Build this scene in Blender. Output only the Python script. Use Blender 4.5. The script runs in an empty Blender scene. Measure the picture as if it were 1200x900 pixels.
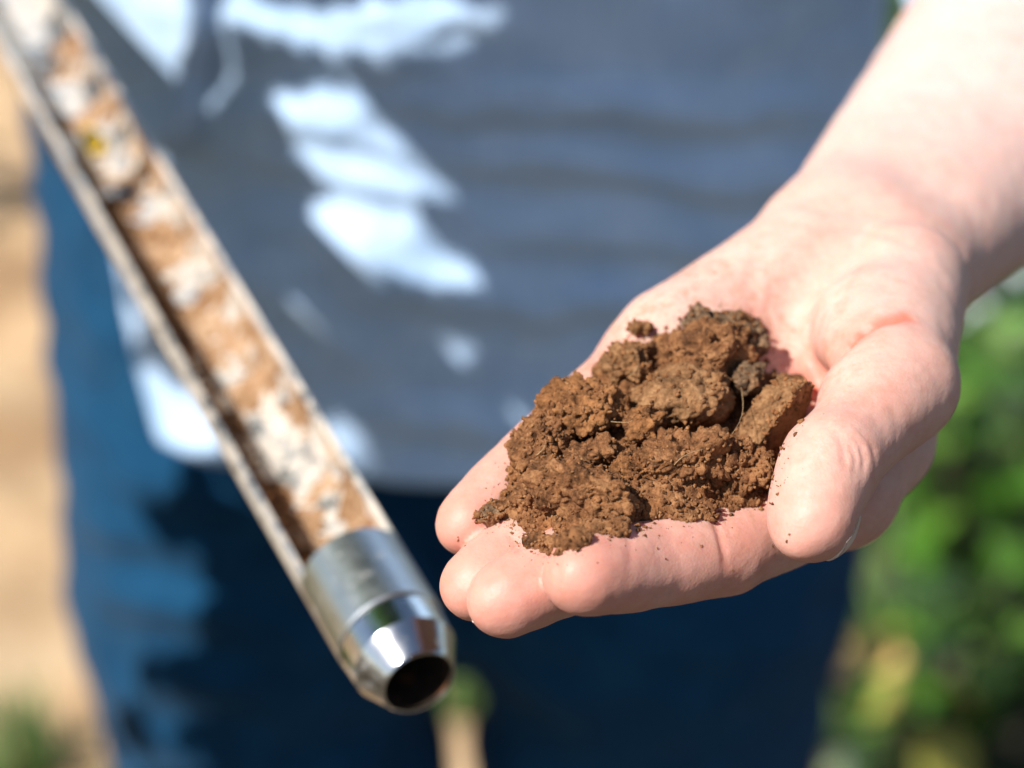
import bpy, bmesh, math, random
import numpy as np
from mathutils import Vector, Matrix

scene = bpy.context.scene
col = scene.collection
random.seed(7)
rng = np.random.default_rng(11)

# ------------------------------------------------------------------ camera
PITCH = math.radians(30)
CAM = np.array([0.0, 0.0, 1.42])
RT = np.array([1.0, 0, 0])
UP = np.array([0.0, math.sin(PITCH), math.cos(PITCH)])
FW = np.array([0.0, math.cos(PITCH), -math.sin(PITCH)])
cam_d = bpy.data.cameras.new('camera')
cam = bpy.data.objects.new('camera', cam_d)
col.objects.link(cam)
cam.location = CAM
cam.rotation_euler = (math.radians(90) - PITCH, 0, 0)
cam_d.lens = 90
cam_d.sensor_width = 36
cam_d.clip_start = 0.02
cam_d.clip_end = 400
cam_d.dof.use_dof = True
cam_d.dof.focus_distance = 0.554
cam_d.dof.aperture_fstop = 7.0
cam_d.dof.aperture_blades = 0
scene.camera = cam

# ------------------------------------------------------------------ light
SUN = np.array([-0.51, -0.43, 0.745]); SUN /= np.linalg.norm(SUN)      # towards the sun
elev = math.asin(SUN[2]); azim = math.atan2(SUN[0], SUN[1])
world = bpy.data.worlds.new("World"); scene.world = world
world.use_nodes = True
wn = world.node_tree.nodes; wl = world.node_tree.links
sky = wn.new('ShaderNodeTexSky'); sky.sky_type = 'NISHITA'; sky.sun_disc = False
sky.sun_elevation = elev; sky.sun_rotation = azim
bg = wn.get('Background') or wn.new('ShaderNodeBackground')
bg.inputs[1].default_value = 0.072
wl.new(sky.outputs[0], bg.inputs[0])
sd = bpy.data.lights.new('sun', 'SUN'); so = bpy.data.objects.new('sun', sd); col.objects.link(so)
sd.energy = 5.0; sd.angle = math.radians(0.53); sd.color = (1.0, 0.965, 0.92)
so.rotation_euler = Vector(SUN).to_track_quat('Z', 'Y').to_euler()
so.location = (-3, 0.5, 4)
scene.view_settings.view_transform = 'Standard'
scene.view_settings.look = 'None'
scene.view_settings.gamma = 1.0
scene.view_settings.exposure = 0.74
scene.view_settings.use_curve_mapping = False
scene.render.engine = 'CYCLES'
scene.cycles.use_denoising = True
scene.cycles.max_bounces = 8
scene.cycles.diffuse_bounces = 4
scene.cycles.caustics_reflective = False
scene.cycles.caustics_refractive = False
scene.cycles.sample_clamp_indirect = 6

# ------------------------------------------------------------------ helpers
K = 3000.0                                   # pixels * mm: the lens in a 1200 px wide frame
def cp(px, py, d):                           # a photo pixel and its depth in mm -> camera space mm
    return np.array([(px - 600) / K * d, (450 - py) / K * d, d], float)
def c2w(P):                                  # camera space mm -> world metres
    P = np.asarray(P, float)
    return CAM + (P[..., 0:1] * RT + P[..., 1:2] * UP + P[..., 2:3] * FW) / 1000.0
def w2c(W):
    D = (np.asarray(W, float) - CAM) * 1000
    return np.stack([D @ RT, D @ UP, D @ FW], -1)
def w2p(W):
    c = w2c(W)
    return 600 + c[..., 0] / c[..., 2] * K, 450 - c[..., 1] / c[..., 2] * K
def nrm(v):
    v = np.asarray(v, float); return v / (np.linalg.norm(v) + 1e-12)

def make_mesh(name, verts, faces, mat=None, parent=None, smooth=True):
    me = bpy.data.meshes.new(name)
    verts = np.asarray(verts, np.float64)
    if isinstance(faces, np.ndarray):
        nf, k = faces.shape
        me.vertices.add(len(verts)); me.vertices.foreach_set('co', verts.astype(np.float32).ravel())
        me.loops.add(nf * k); me.loops.foreach_set('vertex_index', faces.astype(np.int32).ravel())
        me.polygons.add(nf)
        me.polygons.foreach_set('loop_start', np.arange(0, nf * k, k, dtype=np.int32))
        me.update(calc_edges=True); me.validate()
    else:
        me.from_pydata([tuple(v) for v in verts], [], faces); me.update()
    if smooth:
        me.polygons.foreach_set('use_smooth', np.ones(len(me.polygons), bool))
    if mat is not None: me.materials.append(mat)
    o = bpy.data.objects.new(name, me); col.objects.link(o)
    if parent is not None: o.parent = parent
    return o
def local_mesh(name, verts, faces, origin, mat=None, parent=None, smooth=True):
    """world-space verts, the object's origin put at a sensible point"""
    o = make_mesh(name, np.asarray(verts) - np.asarray(origin), faces, mat, parent, smooth)
    o.location = origin if parent is None else np.asarray(origin) - np.array(parent.location)
    return o
def empty(name, loc):
    o = bpy.data.objects.new(name, None); col.objects.link(o); o.location = loc; o.empty_display_size = 0.02
    return o
def tag(o, label=None, cat=None, group=None, kind=None):
    if label: o['label'] = label
    if cat: o['category'] = cat
    if group: o['group'] = group
    if kind: o['kind'] = kind
    return o
def grid_faces(nu, nv, wrap_u=False):
    u = np.arange(nu if wrap_u else nu - 1); v = np.arange(nv - 1)
    U, V = np.meshgrid(u, v, indexing='ij'); U2 = (U + 1) % nu
    return np.stack([U * nv + V, U2 * nv + V, U2 * nv + V + 1, U * nv + V + 1], -1).reshape(-1, 4)
def float_attr(o, name, vals):
    a = o.data.attributes.new(name, 'FLOAT', 'POINT'); a.data.foreach_set('value', np.asarray(vals, np.float32))

# ---- vectorised noise
def _hash(i, j, k, s=0):
    h = (i.astype(np.int64) * 374761393 + j.astype(np.int64) * 668265263 + k.astype(np.int64) * 2147483647 + s * 1274126177) & 0xFFFFFFFF
    h = ((h ^ (h >> 13)) * 1274126177) & 0xFFFFFFFF
    h = ((h ^ (h >> 16)) * 2246822519) & 0xFFFFFFFF
    return ((h ^ (h >> 15)) & 0xFFFFFF) / float(0xFFFFFF)
def vnoise(P, s=0):
    P = np.asarray(P, float); I = np.floor(P).astype(np.int64); f = P - I; f = f * f * f * (f * (f * 6 - 15) + 10)
    out = 0
    for a in (0, 1):
        for b in (0, 1):
            for c in (0, 1):
                w = (f[:, 0] if a else 1 - f[:, 0]) * (f[:, 1] if b else 1 - f[:, 1]) * (f[:, 2] if c else 1 - f[:, 2])
                out = out + w * _hash(I[:, 0] + a, I[:, 1] + b, I[:, 2] + c, s)
    return out * 2 - 1
def fbm(P, oct=4, s=0, gain=0.5):
    o = 0; a = 1; f = 1
    for i in range(oct):
        o = o + a * vnoise(P * f + 17.3 * i, s + i); a *= gain; f *= 2.03
    return o
def worley(P, s=0):
    I = np.floor(P).astype(np.int64); best = np.full(len(P), 9.0)
    for a in (-1, 0, 1):
        for b in (-1, 0, 1):
            for c in (-1, 0, 1):
                x, y, z = I[:, 0] + a, I[:, 1] + b, I[:, 2] + c
                dx = x + _hash(x, y, z, s) - P[:, 0]; dy = y + _hash(x, y, z, s + 1) - P[:, 1]; dz = z + _hash(x, y, z, s + 2) - P[:, 2]
                best = np.minimum(best, dx * dx + dy * dy + dz * dz)
    return np.sqrt(best)

# ---- signed distance modelling + surface nets
def smin(a, b, k):
    h = np.clip(0.5 + 0.5 * (b - a) / k, 0, 1)
    return b + (a - b) * h - k * h * (1 - h)
def sd_cone(P, a, b, ra, rb):
    ab = b - a; t = np.clip(((P - a) @ ab) / (ab @ ab), 0, 1)
    return np.linalg.norm(P - a - t[:, None] * ab, axis=1) - (ra + (rb - ra) * t)
def sd_ell(P, c, r, M=None):
    q = P - c
    if M is not None: q = q @ M.T            # rows of M are the axes
    k0 = np.linalg.norm(q / r, axis=1); k1 = np.linalg.norm(q / (np.asarray(r) ** 2), axis=1) + 1e-9
    return k0 * (k0 - 1) / k1
def surface_nets(sdf, lo, hi, h, coarse=6):
    lo = np.asarray(lo, float); n = np.ceil((np.asarray(hi) - lo) / (h * coarse)).astype(int)
    nb = n; N = nb * coarse + 1
    cx = [lo[i] + (np.arange(nb[i]) + 0.5) * h * coarse for i in range(3)]
    C = np.stack(np.meshgrid(*cx, indexing='ij'), -1).reshape(-1, 3)
    dv = sdf(C)
    act = np.abs(dv) < h * coarse * 0.87 * 1.6 + h * 2
    V = np.repeat(np.repeat(np.repeat(dv.reshape(nb), coarse, 0), coarse, 1), coarse, 2).astype(np.float32)
    V = np.pad(V, ((0, 1), (0, 1), (0, 1)), mode='edge')
    bi = np.argwhere(act.reshape(nb))
    mask = np.zeros(tuple(N), bool)
    for b in bi:
        s = b * coarse; mask[s[0]:s[0] + coarse + 1, s[1]:s[1] + coarse + 1, s[2]:s[2] + coarse + 1] = True
    idx = np.argwhere(mask)
    vals = np.empty(len(idx), np.float32)
    for s in range(0, len(idx), 300000):
        vals[s:s + 300000] = sdf(lo + idx[s:s + 300000] * h)
    V[mask] = vals
    ins = V < 0
    cells = np.zeros(tuple(np.array(V.shape) - 1), np.uint8)
    for a in (0, 1):
        for b in (0, 1):
            for c in (0, 1):
                cells += ins[a:V.shape[0] - 1 + a, b:V.shape[1] - 1 + b, c:V.shape[2] - 1 + c]
    mixed = (cells > 0) & (cells < 8)
    ci = np.argwhere(mixed)
    vid = np.full(mixed.shape, -1, np.int64); vid[mixed] = np.arange(len(ci))
    acc = np.zeros((len(ci), 3)); cnt = np.zeros(len(ci))
    offs = [(a, b, c) for a in (0, 1) for b in (0, 1) for c in (0, 1)]
    for p in offs:
        for ax in range(3):
            if p[ax]: continue
            q = list(p); q[ax] = 1
            v0 = V[ci[:, 0] + p[0], ci[:, 1] + p[1], ci[:, 2] + p[2]]; v1 = V[ci[:, 0] + q[0], ci[:, 1] + q[1], ci[:, 2] + q[2]]
            m = (v0 < 0) != (v1 < 0)
            t = np.where(m, v0 / np.where(v0 - v1 == 0, 1, v0 - v1), 0)
            pt = np.array(p, float)[None].repeat(len(ci), 0); pt[:, ax] += t
            acc[m] += pt[m]; cnt[m] += 1
    verts = lo + (ci + acc / cnt[:, None]) * h
    faces = []
    for ax in range(3):
        o1, o2 = (ax + 1) % 3, (ax + 2) % 3
        sl0 = [slice(1, -1)] * 3; sl1 = [slice(1, -1)] * 3
        sl0[ax] = slice(0, -1); sl1[ax] = slice(1, None)
        d = ins[tuple(sl0)] != ins[tuple(sl1)]
        e = np.argwhere(d) + np.array([0 if i == ax else 1 for i in range(3)])
        flip = ins[e[:, 0], e[:, 1], e[:, 2]]
        def cell(u, v):
            c = e.copy(); c[:, o1] -= u; c[:, o2] -= v
            return vid[c[:, 0], c[:, 1], c[:, 2]]
        q = np.stack([cell(1, 1), cell(0, 1), cell(0, 0), cell(1, 0)], -1)
        q[~flip] = q[~flip][:, ::-1]
        faces.append(q)
    F = np.concatenate(faces); F = F[(F >= 0).all(1)]
    return verts, F
def sdf_grad(sdf, P, e=0.25):
    k = np.array([[1, -1, -1], [-1, -1, 1], [-1, 1, -1], [1, 1, 1]], float)
    g = sum(kk * sdf(P + kk * e)[:, None] for kk in k)
    return g / (np.linalg.norm(g, axis=1, keepdims=True) + 1e-9)
def relax_project(sdf, V, F, it=2):
    e = np.concatenate([F[:, [0, 1]], F[:, [1, 2]], F[:, [2, 3]], F[:, [3, 0]]])
    for _ in range(it):
        acc = np.zeros_like(V); c = np.zeros(len(V))
        for k in range(3):
            acc[:, k] = np.bincount(e[:, 0], V[e[:, 1], k], len(V)) + np.bincount(e[:, 1], V[e[:, 0], k], len(V))
        c = np.bincount(e[:, 0], minlength=len(V)) + np.bincount(e[:, 1], minlength=len(V))
        V = V * 0.4 + 0.6 * acc / np.maximum(c, 1)[:, None]
        g = sdf_grad(sdf, V); V = V - g * np.clip(sdf(V), -1, 1)[:, None]
    return V

# ------------------------------------------------------------------ materials
def new_mat(name):
    m = bpy.data.materials.new(name); m.use_nodes = True
    return m, m.node_tree.nodes, m.node_tree.links, m.node_tree.nodes['Principled BSDF']
def ramp(n, l, src, stops):
    r = n.new('ShaderNodeValToRGB'); e = r.color_ramp.elements
    e[0].position, e[0].color = stops[0][0], (*stops[0][1], 1)
    e[1].position, e[1].color = stops[-1][0], (*stops[-1][1], 1)
    for p, c in stops[1:-1]:
        x = e.new(p); x.color = (*c, 1)
    l.new(src, r.inputs[0]); return r.outputs[0]
def noise(n, l, scale, detail=4, rough=0.55, coord=None):
    t = n.new('ShaderNodeTexNoise'); t.inputs['Scale'].default_value = scale
    t.inputs['Detail'].default_value = detail; t.inputs['Roughness'].default_value = rough
    if coord is not None: l.new(coord, t.inputs['Vector'])
    return t.outputs['Fac']
def coords(n, kind='Object'):
    return n.new('ShaderNodeTexCoord').outputs[kind]
def mixc(n, l, fac, a, b, mode='MIX'):
    m = n.new('ShaderNodeMix'); m.data_type = 'RGBA'; m.blend_type = mode
    for sock, v in ((m.inputs[0], fac), (m.inputs[6], a), (m.inputs[7], b)):
        if hasattr(v, 'links'): l.new(v, sock)
        elif isinstance(v, (int, float)): sock.default_value = v
        else: sock.default_value = (*v, 1)
    return m.outputs[2]
def math_n(n, l, op, a, b=0.0, clamp=False):
    m = n.new('ShaderNodeMath'); m.operation = op; m.use_clamp = clamp
    for i, v in enumerate((a, b)):
        if hasattr(v, 'links'): l.new(v, m.inputs[i])
        else: m.inputs[i].default_value = v
    return m.outputs[0]
def bump(n, l, p, h, strength, dist, prev=None):
    b = n.new('ShaderNodeBump'); b.inputs['Strength'].default_value = strength; b.inputs['Distance'].default_value = dist
    l.new(h, b.inputs['Height'])
    if prev is not None: l.new(prev, b.inputs['Normal'])
    l.new(b.outputs[0], p.inputs['Normal']); return b.outputs[0]
def attr(n, name):
    a = n.new('ShaderNodeAttribute'); a.attribute_name = name; return a.outputs['Fac']

def skin_material():
    m, n, l, p = new_mat('skin')
    co = coords(n)
    base = ramp(n, l, noise(n, l, 55, 5, 0.6, co), [(0.3, (0.55, 0.33, 0.265)), (0.7, (0.65, 0.42, 0.345))])
    base = mixc(n, l, attr(n, 'paleness'), base, (0.64, 0.46, 0.40))
    mott = ramp(n, l, noise(n, l, 160, 3, 0.6, co), [(0.42, (0, 0, 0)), (0.75, (1, 1, 1))])
    red = math_n(n, l, 'ADD', attr(n, 'redness'), math_n(n, l, 'ADD', math_n(n, l, 'MULTIPLY', mott, 0.20), math_n(n, l, 'MULTIPLY', ramp(n, l, noise(n, l, 38, 4, 0.6, co), [(0.45, (0, 0, 0)), (0.7, (1, 1, 1))]), 0.10)), True)
    c1 = mixc(n, l, red, base, (0.52, 0.155, 0.10))
    dirtn = ramp(n, l, noise(n, l, 300, 7, 0.75, co), [(0.47, (0, 0, 0)), (0.72, (1, 1, 1))])
    dfac = math_n(n, l, 'MULTIPLY', attr(n, 'dirt'), dirtn, True)
    c2 = mixc(n, l, dfac, c1, (0.33, 0.15, 0.075))
    l.new(c2, p.inputs['Base Color'])
    p.inputs['Roughness'].default_value = 0.52
    p.inputs['Specular IOR Level'].default_value = 0.35
    p.inputs['Subsurface Weight'].default_value = 0.62
    p.inputs['Subsurface Radius'].default_value = (1.0, 0.28, 0.13)
    p.inputs['Subsurface Scale'].default_value = 0.0034
    v = n.new('ShaderNodeTexVoronoi'); v.inputs['Scale'].default_value = 1500; l.new(co, v.inputs['Vector'])
    b1 = bump(n, l, p, v.outputs['Distance'], 0.16, 0.00025)
    w = n.new('ShaderNodeTexVoronoi'); w.inputs['Scale'].default_value = 420; w.feature = 'DISTANCE_TO_EDGE'; l.new(co, w.inputs['Vector'])
    b2 = bump(n, l, p, w.outputs['Distance'], 0.10, 0.0005, b1)
    bump(n, l, p, noise(n, l, 260, 4, 0.6, co), 0.14, 0.0006, b2)
    return m
def nail_material():
    m, n, l, p = new_mat('nail')
    p.inputs['Base Color'].default_value = (0.72, 0.55, 0.46, 1); p.inputs['Roughness'].default_value = 0.28
    p.inputs['Subsurface Weight'].default_value = 0.3; p.inputs['Subsurface Scale'].default_value = 0.001
    return m
def soil_material(name, dark, mid, light, scale=140):
    m, n, l, p = new_mat(name)
    co = coords(n)
    a = noise(n, l, scale, 6, 0.65, co); b = noise(n, l, scale * 7, 4, 0.7, co)
    f = math_n(n, l, 'ADD', math_n(n, l, 'MULTIPLY', a, 0.6), math_n(n, l, 'MULTIPLY', b, 0.4))
    c = ramp(n, l, f, [(0.39, dark), (0.5, mid), (0.61, light)])
    oi = n.new('ShaderNodeObjectInfo')
    spots = ramp(n, l, noise(n, l, scale * 3.1, 3, 0.5, co), [(0.66, (0, 0, 0)), (0.72, (1, 1, 1))])
    c = mixc(n, l, math_n(n, l, 'MULTIPLY', spots, 0.55), c, (0.055, 0.032, 0.02))
    orange = ramp(n, l, noise(n, l, scale * 0.8, 2, 0.5, co), [(0.56, (0, 0, 0)), (0.70, (1, 1, 1))])
    c = mixc(n, l, math_n(n, l, 'MULTIPLY', orange, 0.45), c, (0.30, 0.115, 0.036))
    l.new(c, p.inputs['Base Color'])
    p.inputs['Roughness'].default_value = 0.95; p.inputs['Specular IOR Level'].default_value = 0.15
    b1 = bump(n, l, p, noise(n, l, 1800, 5, 0.75, co), 0.8, 0.0006)
    bump(n, l, p, noise(n, l, 600, 3, 0.7, co), 0.5, 0.0012, b1)
    return m
def metal_material(name, base, rough, dirt=0.5, thr=0.56, dsc=95, dcol=(0.46, 0.34, 0.23)):
    m, n, l, p = new_mat(name)
    co = coords(n)
    p.inputs['Metallic'].default_value = 1.0
    sc = n.new('ShaderNodeMapping'); sc.inputs['Scale'].default_value = (1, 1, 0.06); l.new(co, sc.inputs['Vector'])
    streak = noise(n, l, 900, 3, 0.6, sc.outputs[0])
    c = ramp(n, l, noise(n, l, 60, 5, 0.6, co), [(0.3, tuple(x * 0.8 for x in base)), (0.7, base)])
    d = ramp(n, l, noise(n, l, dsc, 6, 0.7, co), [(thr, (0, 0, 0)), (thr + 0.13, (1, 1, 1))])
    dm = math_n(n, l, 'MULTIPLY', d, dirt)
    l.new(mixc(n, l, dm, c, dcol), p.inputs['Base Color'])
    l.new(math_n(n, l, 'SUBTRACT', 1.0, dm), p.inputs['Metallic'])
    l.new(math_n(n, l, 'ADD', math_n(n, l, 'MULTIPLY', noise(n, l, 240, 4, 0.6, co), 0.18), rough - 0.09), p.inputs['Roughness'])
    bump(n, l, p, streak, 0.06, 0.0003)
    return m
def cloth_material(name, c0, c1, scale, sheen=0.2, weave=2200):
    m, n, l, p = new_mat(name)
    co = coords(n)
    st = n.new('ShaderNodeMapping'); st.inputs['Scale'].default_value = (1, 1, 0.08); l.new(co, st.inputs['Vector'])
    f = math_n(n, l, 'ADD', math_n(n, l, 'MULTIPLY', noise(n, l, scale, 4, 0.6, co), 0.5), math_n(n, l, 'MULTIPLY', noise(n, l, scale * 18, 2, 0.5, st.outputs[0]), 0.5))
    l.new(ramp(n, l, f, [(0.35, c0), (0.65, c1)]), p.inputs['Base Color'])
    p.inputs['Roughness'].default_value = 0.9; p.inputs['Specular IOR Level'].default_value = 0.1
    p.inputs['Sheen Weight'].default_value = sheen
    bump(n, l, p, noise(n, l, weave, 2, 0.5, co), 0.3, 0.0006)
    return m
def simple(name, c, rough=0.8, var=0.2, scale=60, trans=0.0):
    m, n, l, p = new_mat(name)
    co = coords(n)
    l.new(ramp(n, l, noise(n, l, scale, 4, 0.6, co), [(0.3, tuple(x * (1 - var) for x in c)), (0.7, tuple(min(1, x * (1 + var)) for x in c))]), p.inputs['Base Color'])
    p.inputs['Roughness'].default_value = rough
    bump(n, l, p, noise(n, l, scale * 6, 3, 0.6, co), 0.3, 0.002)
    if trans:
        out = n['Material Output']; tr = n.new('ShaderNodeBsdfTranslucent'); tr.inputs[0].default_value = (*[min(1, x * 1.6) for x in c], 1)
        mx = n.new('ShaderNodeMixShader'); mx.inputs[0].default_value = trans
        l.new(p.outputs[0], mx.inputs[1]); l.new(tr.outputs[0], mx.inputs[2]); l.new(mx.outputs[0], out.inputs[0])
    return m
MAT = {
    'skin': skin_material(), 'nail': nail_material(),
    'soil': soil_material('soil', (0.055, 0.024, 0.010), (0.195, 0.083, 0.033), (0.33, 0.163, 0.070)),
    'soil_tan': soil_material('soil_tan', (0.085, 0.042, 0.018), (0.225, 0.112, 0.048), (0.36, 0.195, 0.09)),
    'soil_orange': soil_material('soil_orange', (0.075, 0.032, 0.012), (0.22, 0.093, 0.034), (0.36, 0.165, 0.062)),
    'soil_dark': soil_material('soil_dark', (0.05, 0.032, 0.019), (0.16, 0.095, 0.052), (0.32, 0.20, 0.11)),
    'soil_core': soil_material('soil_core', (0.15, 0.07, 0.03), (0.34, 0.20, 0.105), (0.56, 0.40, 0.27), 60),
    'shade_black': soil_material('shade_black', (0.012, 0.008, 0.005), (0.03, 0.02, 0.013), (0.06, 0.04, 0.025)),  # near-black, stands in for the shade inside the probe mouth
    'steel': metal_material('steel', (0.80, 0.81, 0.79), 0.34, 0.5, 0.58),
    'dusty': metal_material('dusty_steel', (0.82, 0.82, 0.79), 0.30, 0.75, 0.40, 160, (0.60, 0.50, 0.39)),
    'polished': metal_material('polished_steel', (0.66, 0.68, 0.68), 0.17, 0.35),
    'shirt': cloth_material('shirt_cloth', (0.37, 0.54, 0.78), (0.58, 0.74, 0.95), 30),
    'jeans': cloth_material('denim', (0.003, 0.032, 0.078), (0.008, 0.060, 0.130), 40, 0.05),
    'shoe': simple('shoe_leather', (0.06, 0.04, 0.03), 0.6),
    'straw': simple('straw', (0.30, 0.19, 0.09), 0.7, 0.25, 300),
}

# ================================================================== PERSON: the open hand
W = cp(1010, 305, 650)
M2, M3, M4, M5 = cp(985, 578, 593), cp(905, 548, 600), cp(825, 497, 606), cp(757, 434, 610)
IDX = [M2, cp(848, 645, 567), cp(738, 666, 551), cp(682, 676, 540)]
MID = [M3, cp(772, 610, 567), cp(665, 669, 555), cp(594, 703, 548)]
RNG = [M4, cp(705, 582, 577), cp(617, 645, 567), cp(560, 686, 559)]
PNK = [M5, cp(652, 520, 590), cp(592, 574, 579), cp(550, 614, 571)]
TC, TM, TI, TT = cp(1058, 335, 628), cp(1054, 452, 584), cp(975, 541, 558), cp(956, 609, 551)
NP = nrm(np.cross(M2 - M5, (M2 + M5) / 2 - W))            # palm normal
if NP[2] > 0: NP = -NP
BR = nrm((M2 - M5) - ((M2 - M5) @ NP) * NP)               # towards the thumb side
AX = nrm((M3 + M4) / 2 - W)                               # towards the fingers
FQ = cp(1116, 178, 712); EL = W + nrm(FQ - W) * 250
FA = nrm(EL - W)
FB = nrm(BR - (BR @ FA) * FA); FN = nrm(np.cross(FA, FB)); FN = FN if FN @ NP > 0 else -FN

def palmar(d):                                            # pad side of a finger whose bone runs along d
    return nrm(NP - (NP @ d) * d)
def finger_sdf(P, J, R, pads=1.0, pal=None):
    d = sd_cone(P, J[0], J[1], R[0], R[1])
    for i in (1, 2):
        d = smin(d, sd_cone(P, J[i], J[i + 1], R[i], R[i + 1]), 3.0)
    for i, (t, off, rr, ln) in enumerate(((0.5, 0.10, 0.92, 0.46), (0.5, 0.06, 0.94, 0.50), (0.52, 0.16, 0.92, 0.80))):
        a, b = J[i], J[i + 1]; ax = nrm(b - a); L = np.linalg.norm(b - a)
        pl = palmar(ax) if pal is None else nrm(pal - (pal @ ax) * ax)
        r = R[i] + (R[i + 1] - R[i]) * t
        M = np.stack([ax, pl, np.cross(ax, pl)])
        d = smin(d, sd_ell(P, a + (b - a) * t + pl * r * off * pads, np.array([L * ln + 3.0, r * rr, r * 0.93]), M), 5.0)
    return d
FR = {'i': (11.0, 9.5, 8.7, 7.9), 'm': (11.0, 9.4, 8.5, 7.8), 'r': (10.6, 9.1, 8.2, 7.5), 'p': (10.2, 8.4, 7.6, 6.9)}
TPAL = nrm(np.array([-0.72, 0.45, -0.50]))
def palm_sdf(P):
    d = sd_cone(P, W + FB * 8 - FN * 1, M2 - NP * 1.0, 15.5, 12.0)
    d = smin(d, sd_cone(P, W + FB * 2 - FN * 2, M3 - NP * 1.5, 16.0, 12.0), 9)
    d = smin(d, sd_cone(P, W - FB * 4 - FN * 1, M4 - NP * 1.0, 16.0, 11.6), 9)
    d = smin(d, sd_cone(P, W - FB * 7, M5, 14.0, 10.6), 9)
    d = smin(d, sd_cone(P, M2 + NP * 2.5 - AX * 6, M5 + NP * 2.0 - AX * 5 + BR * 3, 10.0, 9.0), 9)          # pad below the fingers
    d = smin(d, sd_cone(P, W - FB * 10 + AX * 19 + NP * 5, M5 - AX * 11 + NP * 2.5 + BR * 2.5, 15.0, 11.8), 11)      # heel on the little finger side
    d = smin(d, sd_cone(P, W + FB * 9 + AX * 12 + NP * 5, TM * 0.35 + TC * 0.65 + np.array([-7.0, -5, 0]), 14.0, 15.0), 10)      # thenar
    # forearm: radius and ulna with flesh
    d = smin(d, sd_cone(P, W + FB * 9.5, W + FA * 105 + FB * 18, 17.0, 25.0), 12)
    d = smin(d, sd_cone(P, W - FB * 9.5 + FA * 2, W + FA * 150 - FB * 12, 16.3, 27.0), 12)
    d = smin(d, sd_cone(P, W + FA * 90 + FB * 18, EL + FB * 15, 25.0, 27), 14)
    d = smin(d, sd_cone(P, W + FA * 35 + FN * 2 + FB * 3, W + FA * 150 + FN * 6, 15, 29), 14)
    return np.maximum(d, (P - W) @ FA - 215)
def thumb_sdf(P):
    d = sd_cone(P, TC, TM, 16.0, 12.2)
    d = smin(d, sd_cone(P, TC * 0.5 + TM * 0.5 + np.array([-8.0, 1, -1]), TM * 0.7 + TI * 0.3 + np.array([-2.0, 2, -1.0]), 13.5, 10.6), 8)
    d = smin(d, sd_cone(P, TM, TI, 12.2, 10.0), 6)
    d = smin(d, sd_cone(P, TI, TT, 10.0, 9.0), 4)
    ax = nrm(TT - TI); pl = nrm(TPAL - (TPAL @ ax) * ax)
    M = np.stack([ax, pl, np.cross(ax, pl)])
    d = smin(d, sd_ell(P, TI * 0.40 + TT * 0.60 + pl * 2.8, np.array([16.5, 8.4, 9.6]), M), 4)
    return d
WEB = [cp(1040, 420, 619), cp(1038, 520, 610)]
def near_mask(P, J, R, lim):
    J = np.array(J); c = J.mean(0); rr = np.linalg.norm(J - c, axis=1).max() + R
    return (np.linalg.norm(P - c, axis=1) - rr) < lim
def hand_sdf(P):
    P = np.asarray(P, float)
    pm = palm_sdf(P)
    pm = smin(pm, sd_cone(P, WEB[0], WEB[1], 13, 11.0), 12)          # flesh between thumb and index metacarpals
    out = pm.copy()
    m = near_mask(P, (TC, TM, TI, TT), 20, out + 8)
    if m.any(): out[m] = smin(pm[m], thumb_sdf(P[m]), 1.8)
    for J, k in ((IDX, 'i'), (MID, 'm'), (RNG, 'r'), (PNK, 'p')):
        m = near_mask(P, J, 16, out + 8)
        if m.any():
            f = smin(pm[m], finger_sdf(P[m], J, FR[k]), 6.0)
            out[m] = smin(out[m], f, 0.4)
    return out
def trace(px, py, sdf=hand_sdf, start=480.0):
    px = np.atleast_1d(np.asarray(px, float)); py = np.atleast_1d(np.asarray(py, float))
    D = np.stack([(px - 600) / K, (450 - py) / K, np.ones_like(px)], -1); D /= np.linalg.norm(D, axis=1, keepdims=True)
    t = np.full(len(px), start)
    for _ in range(90):
        t = t + 0.85 * np.clip(sdf(D * t[:, None]), -5, 40)
        t = np.minimum(t, 900)
    return D * t[:, None]

allj = np.array(IDX + MID + RNG + PNK + [TC, TM, TI, TT, W, W + FA * 215 + FB * 20, W + FA * 215 - FB * 20])
lo = allj.min(0) - 34; hi = allj.max(0) + 34
HV, HF = surface_nets(hand_sdf, lo, hi, 0.85)
def largest(V, F):
    lab = np.arange(len(V))
    while True:
        m = lab[F].min(1); new = lab.copy(); np.minimum.at(new, F.ravel(), np.repeat(m, F.shape[1])); new = new[new]
        if (new == lab).all(): break
        lab = new
    keep = lab == np.bincount(lab).argmax(); idx = np.cumsum(keep) - 1
    return V[keep], idx[F[keep[F].all(1)]]
HV, HF = largest(HV, HF)
HV = relax_project(hand_sdf, HV, HF, 2)
HN = sdf_grad(hand_sdf, HV)

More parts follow.
